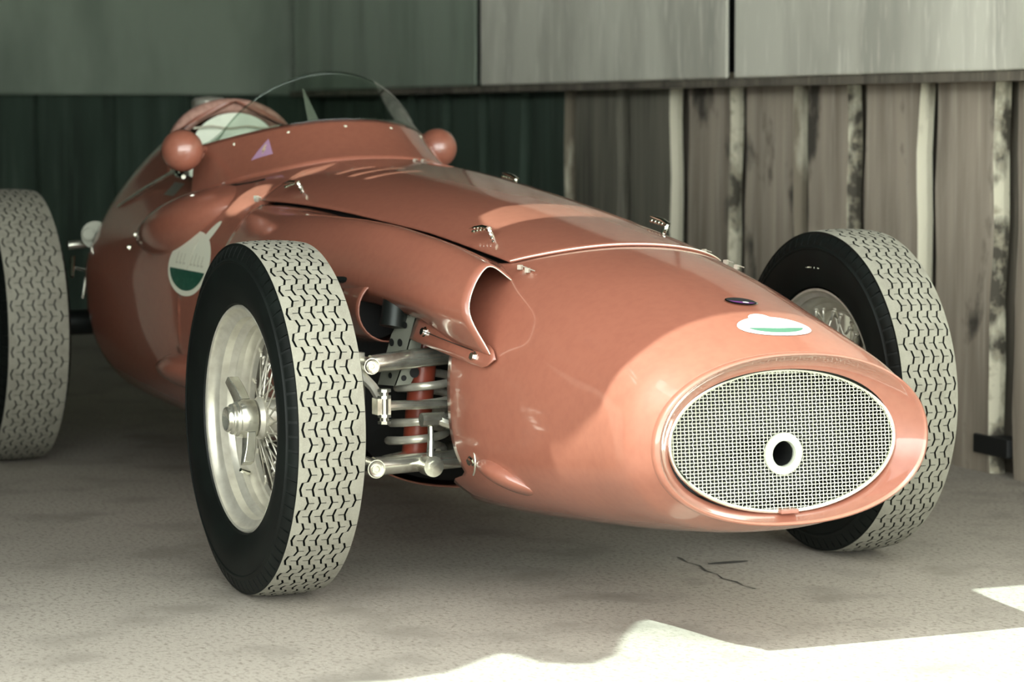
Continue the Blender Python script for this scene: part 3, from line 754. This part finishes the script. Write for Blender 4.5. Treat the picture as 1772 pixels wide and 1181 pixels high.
    # hub, spokes
    hb = MB(); hb.lathe([(s*(hw-.030), .0001), (s*(hw-.030), .036), (s*(hw-.038), .042), (s*(hw-.050), .041), (s*(-.02), .034), (s*(-.055), .050), (s*(-.07), .050), (s*(-.07), .0001)], (0, 0, 0), (0, 1, 0), 40)
    hb.build('hub', 'alu', wheel, smooth=35)
    nn2 = MB(); oy = hw-.026
    nn2.lathe([(s*oy, .0001), (s*oy, .038), (s*(oy+.024), .038), (s*(oy+.030), .035), (s*(oy+.036), .0345), (s*(oy+.038), .031), (s*(oy+.046), .030), (s*(oy+.048), .026), (s*(oy+.055), .0245), (s*(oy+.057), .022), (s*(oy+.053), .014), (s*(oy+.051), .0001)], (0, 0, 0), (0, 1, 0), 40)
    for a in (math.radians(128), math.radians(-66)) if True else ():
        cdir_ = Vector((math.cos(a), 0, math.sin(a))); tdir = Vector((-math.sin(a), 0, math.cos(a)))
        V = []
        for (r, w, y0, y1) in ((.034, .019, oy+.004, oy+.022), (.065, .016, oy+.008, oy+.028), (.092, .011, oy+.014, oy+.036)):
            for sw in (-1, 1):
                for yy in (y0, y1): q = cdir_*r+tdir*w*sw; V.append((q.x, s*yy, q.z))
        nn2.add(V, [(0, 1, 5, 4), (4, 5, 9, 8), (2, 6, 7, 3), (6, 10, 11, 7), (1, 3, 7, 5), (5, 7, 11, 9), (0, 4, 6, 2), (4, 8, 10, 6), (8, 9, 11, 10)])
    nn2.build('knock_off_nut', 'steel', wheel, smooth=35, bevel=.002)
    # spokes: shared meshes
    rimr = fr-.046
    kinds = []
    for (yh, rh, yr, lean) in ((s*(hw-.044), .041, s*(hw-.098), 1), (s*(hw-.044), .041, s*(hw-.088), -1), (s*-.060, .049, s*(hw-.105), 1), (s*-.060, .049, s*(hw-.112), -1)):
        sp_ = MB(); a = lean*.62
        p0 = Vector((rh*math.cos(a), yh, rh*math.sin(a))); p1 = Vector((rimr, yr, 0)); d = (p1-p0).normalized()
        sp_.tube([p0, p1], .0019, 6); sp_.tube([p1-d*.018, p1-d*.004, p1+d*.002], [.0028, .0032, .0036], 7)
        sp_.lathe([(-.001, .0052), (.003, .0048), (.0045, .0001)], (rimr+.002, yr, 0), (-1, 0, 0), 8)
        me = bpy.data.meshes.new('spoke'); me.from_pydata(sp_.v, [], sp_.f); me.update(); me.materials.append(M['alu'])
        me.polygons.foreach_set('use_smooth', [True]*len(me.polygons)); kinds.append(me)
    for k in range(60):
        o = bpy.data.objects.new('spoke', kinds[k % 4]); COL.objects.link(o); o.parent = wheel
        o.rotation_euler = (0, 2*PI*k/60, 0)
    # valve
    vv = MB(); vv.tube([(-.13, s*(hw-.06), -.125), (-.122, s*(hw-.04), -.117)], [.005, .004], 8); vv.build('valve', 'chrome', wheel)
    return wheel
def copy_wheel(w, loc, rotz):
    c = w.copy(); COL.objects.link(c); c.location = loc; c.rotation_euler = (0, 0, rotz)
    for ch in w.children:
        d = ch.copy(); COL.objects.link(d); d.parent = c
    return c
RF, RR = .3475, .3692
wf = build_wheel(RF, .080, .0655, .221, 76, -1)
wf.parent = car; wf.location = (0, -.65, RF); wf['label'] = 'near front wire wheel with pale dusty tread'
w2 = copy_wheel(wf, (0, .65, RF), PI); w2.parent = car; w2['label'] = 'far front wire wheel showing its inner side'
wr_ = build_wheel(RR, .095, .080, .221, 76, -1)
wr_.parent = car; wr_.location = (-2.28, -.625, RR); wr_['label'] = 'rear wire wheel at the left edge'
w4 = copy_wheel(wr_, (-2.28, .625, RR), PI); w4.parent = car; w4['label'] = 'rear wire wheel on the far side'

# ------------------------------------------------------------------ front suspension
def front_susp(s):
    S = lambda p: Vector((p[0], s*p[1], p[2]))
    ko = [];
    a = MB()        # upper wishbone
    a.tube([S((.035, .455, .448)), S((.03, .36, .455)), S((.02, .22, .462))], [.018, .020, .017], 14)
    a.tube([S((.035, .455, .448)), S((-.12, .24, .462))], .014, 12)
    a.cyl(S((.060, .462, .446)), S((.0, .462, .446)), .0165, 20); a.lathe([(0, .0001), (0, .004), (.002, .005), (.002, .009), (0, .010), (.001, .013), (-.002, .0155)], S((.061, .462, .446)), (1, 0, 0), 20)
    a.build('upper_wishbone', 'steel', car, smooth=40)
    b = MB()
    b.tube([S((.05, .455, .246)), S((.035, .22, .252))], .019, 14); b.tube([S((.035, .455, .246)), S((-.12, .22, .252))], .015, 12)
    b.cyl(S((.083, .462, .245)), S((.01, .462, .245)), .0185, 20); b.lathe([(0, .0001), (0, .005), (.002, .006), (.002, .010), (0, .011), (.001, .015), (-.002, .0175)], S((.084, .462, .245)), (1, 0, 0), 20)
    b.build('lower_wishbone', 'steel', car, smooth=40)
    u = MB(); u.tube([S((.0, .475, .225)), S((.0, .485, .34)), S((.0, .475, .47))], [.02, .03, .02], 12); u.cyl(S((0, .47, RF)), S((0, .60, RF)), .03, 16)
    u.tube([S((.03, .487, .44)), S((.06, .46, .405)), S((.075, .452, .385))], [.012, .010, .010], 8)
    u.build('upright', 'alu', car, smooth=40)
    dr = MB(); dr.lathe([(0, .0001), (0, .15), (.006, .165), (.05, .165), (.055, .15), (.055, .0001)], S((0, .51, RF)), (0, s, 0), 48)
    dr.build('brake_drum', 'darksteel', car, smooth=35)
    # coil spring and damper
    cs = MB(); pts = []
    c0_ = Vector((-.03, s*.335, 0)); turns = 4.6; N_ = 180
    for i in range(N_+1):
        t_ = i/N_; an = 2*PI*turns*t_+.6; z = .262+(.425-.262)*t_+.0
        cx_ = c0_+Vector((0, -s*.03*(t_), 0)); pts.append((cx_.x+.057*math.cos(an), cx_.y+.057*math.sin(an), z))
    cs.tube(pts, .0085, 9); cs.build('coil_spring', 'alu', car)
    dp = MB(); dp.lathe([(0, .0001), (0, .027), (.26, .027), (.26, .0001)], S((-.03, .337, .235)), Vector((0, -s*.1, 1)), 20); dp.build('damper', 'paint_in', car, smooth=40)
    # drop link on a lever arm
    dl = MB(); dl.tube([S((.075, .345, .252)), S((.072, .342, .30)), S((.07, .342, .338))], [.009, .006, .006], 10)
    dl.cyl(S((.095, .345, .245)), S((.055, .345, .245)), .021, 18); dl.cyl(S((.10, .345, .245)), S((.092, .345, .245)), .012, 6); dl.cyl(S((.085, .368, .338)), S((.085, .32, .338)), .014, 8)
    dl.build('drop_link', 'steel', car, smooth=35)
    la = MB(); la.tube([S((.085, .335, .338)), S((.12, .27, .312))], [.011, .010], 8); la.build('lever_arm', 'steel', car)
    # steering rod with a bolted joint
    tr_ = MB(); tr_.tube([S((.075, .445, .368)), S((.073, .41, .368)), S((.07, .25, .364))], [.011, .0095, .008], 10)
    tr_.box(S((.075, .448, .368)), (.03, .028, .032)); tr_.cyl(S((.085, .446, .335)), S((.085, .446, .402)), .0085, 10)
    for z in (.337, .35, .387, .40): tr_.cyl(S((.085, .446, z-.003)), S((.085, .446, z+.003)), .014, 8)
    tr_.build('steering_rod', 'steel', car, smooth=35)
    # drilled bracket and reservoir
    bk = MB()
    def plate(P_, th, nrm):
        P_ = [Vector(q) for q in P_]; nrm = Vector(nrm).normalized()*th; L = len(P_)
        bk.add(P_+[q-nrm for q in P_], [tuple(range(L)), tuple(range(2*L-1, L-1, -1))]+[(i, i+L, (i+1) % L+L, (i+1) % L) for i in range(L)])
    plate([S((0.010, .395, .400)), S((0.010, .36, .402)), S((0.010, .345, .43)), S((0.010, .335, .49)), S((0.010, .315, .53)), S((0.010, .30, .565)), S((0.010, .33, .585)), S((0.010, .375, .572)), S((0.010, .345, .552)), S((0.010, .36, .50)), S((0.010, .375, .45))], .004, (1, 0, 0))
    plate([S((0.010, .395, .400)), S((0.010, .375, .45)), S((0.010, .36, .50)), S((0.010, .345, .552)), S((-0.030, .355, .55)), S((-0.030, .385, .50)), S((-0.030, .40, .45)), S((-0.030, .415, .40))], .003, (0, s, 0))
    bko = bk.build('drilled_bracket', 'greysteel', car, smooth=False)
    for (y, z, r) in ((.352, .425, .0105), (.343, .462, .012), (.333, .512, .010), (.338, .568, .006), (.375, .415, .006), (.322, .548, .008)):
        h = MB(); h.lathe([(0, .0001), (0, r)], S((.0115, y, z)), (1, 0, 0), 16); h.build('bracket_hole', 'black', bko, smooth=False)
    for (x, y, z, r) in ((-.032, .383, .45, .007), (-.047, .392, .45, .007), (-.032, .374, .485, .008), (-.047, .386, .485, .008), (-.032, .363, .52, .007), (-.047, .372, .52, .007), (-.032, .395, .42, .006)):
        h = MB(); h.lathe([(0, .0001), (0, r)], S((x+.03, y+.004, z)), (0.3, s, 0), 14); h.build('bracket_hole', 'black', bko, smooth=False)
    rs = MB(); ax = Vector((.05, s*.03, -.2)); 
    rs.lathe([(0, .0001), (0, .030), (.006, .032), (.012, .030), (.014, .027), (.066, .027), (.07, .0001)], S((-.03, .372, .580)), (.1, s*.2, -1), 24, mis=[0, 0, 0, 0, 1, 1, 1])
    rs.build('fluid_reservoir', ['alu', 'darksteel'], car, smooth=35)
    hs = MB(); hs.tube([S((-.3, .47, .585)), S((-.25, .45, .60)), S((-.16, .41, .603)), S((-.10, .37, .60))], .0065, 8); hs.build('brake_hose', 'darksteel', car)
    if s > 0: return
    # open red tube behind the reservoir
    rt = MB(); rt.lathe([(.0, .062), (-.02, .064), (-.10, .07), (-.25, .08)], S((-.075, .372, .545)), (1, s*.12, .0), 30)
    rto = rt.build('intake_tube', 'paint', car, smooth=40, solid=.003)
    ri = MB(); ri.lathe([(-.16, .0001), (-.16, .068)], S((-.045, .372, .545)), (1, s*.12, 0), 24); ri.build('tube_inside', 'black', rto, smooth=False)
front_susp(-1); front_susp(1)
# nose side bracket
nbk = MB(); nbk.tube([(.262+.020*math.cos(a)*.8, -side_y(.262, .273)-.004, .273+.026*math.sin(a)) for a in np.linspace(-1.2, 1.9, 14)], .002, 6); nbk.build('jack_slot_edge', 'steel', nose)
bolt((.258, -side_y(.258, .275)-.002, .275), (.1, -1, -.35), parent=nose, name='nose_bolt')
# rear suspension pieces seen beside the rear tyre
rs = MB()
rs.tube([(-2.20, -.47, .585), (-2.20, -.39, .592)], .012, 10); rs.build('radius_arm', 'steel', car)
rs = MB(); rs.lathe([(0, .0001), (0, .035), (.02, .038), (.02, .0001)], (-2.18, -.400, .614), (1, -.2, 0), 20); rs.cyl((-2.155, -.425, .617), (-2.14, -.428, .617), .016, 16); rs.build('damper_arm', 'greysteel', car, smooth=35)
rs = MB(); rs.lathe([(0, .0001), (0, .02), (.012, .026), (.03, .022), (.03, .0001)], (-2.12, -.405, .515), (1, -.1, 0), 16); rs.tube([(-2.12, -.41, .53), (-2.14, -.42, .56)], .008, 8); rs.build('arm_pivot', 'steel', car, smooth=35)
rs = MB(); rs.tube([(-2.2, -.455, .555), (-2.18, -.465, .50)], .006, 8); rs.build('link_rod', 'chrome', car)
rs = MB(); rs.tube([(-2.2, -.46, .525), (-2.15, -.41, .515)], .004, 8); rs.tube([(-2.2, -.42, .50), (-2.2, -.43, .44)], .004, 8); rs.build('brake_pipe', 'steel', car)
rs = MB(); rs.cyl((-2.28, -.30, RR), (-2.28, -.60, RR), .035, 16); rs.lathe([(0, .0001), (0, .15), (.06, .16), (.06, .0001)], (-2.28, -.56, RR), (0, 1, 0), 40); rs.build('rear_hub', 'darksteel', car, smooth=35)

# warning triangle and lettering
tp = Vector((-1.27, -.232, .872))
def on_coam(px_y, u, off):      # coaming surface by lateral parameter and height fraction
    return None
tri = [(-.032, -.024), (.034, -.024), (.004, .038)]
tri = [tuple(np.array(tri[i])*(1-k/6)+np.array(tri[(i+1) % 3])*(k/6)) for i in range(3) for k in range(6)]
TRI_C, TRI_N, TRI_U = (-1.275, -.235, .868), (.42, -.62, .66), (.55, .75, .0)
trio = decal('warning_triangle', tri, TRI_C, TRI_U, TRI_N, 'purple', car, COAM, .004, center=(0, -.003), rings=5)
decal('lightning_mark', [(.0, .016), (.006, .017), (.003, .003), (.008, .003), (.000, -.017), (.001, -.003), (-.005, -.003)], TRI_C, TRI_U, TRI_N, 'yellow', trio, COAM, .005, center=(.001, 0), rings=2)
fc_ = bpy.data.curves.new('sidewall_text', 'FONT'); fc_.body = 'H2H 59'; fc_.size = .028; fc_.align_x = 'CENTER'
to = bpy.data.objects.new('tmp', fc_); COL.objects.link(to); bpy.context.view_layer.update()
tm = bpy.data.meshes.new_from_object(to.evaluated_get(bpy.context.evaluated_depsgraph_get())); bpy.data.objects.remove(to)
tx = link('sidewall_lettering', tm, 'cream', w2, smooth=False)
tx.rotation_euler = (PI/2, 0, PI); tx.location = (0.0, .0792, .265)
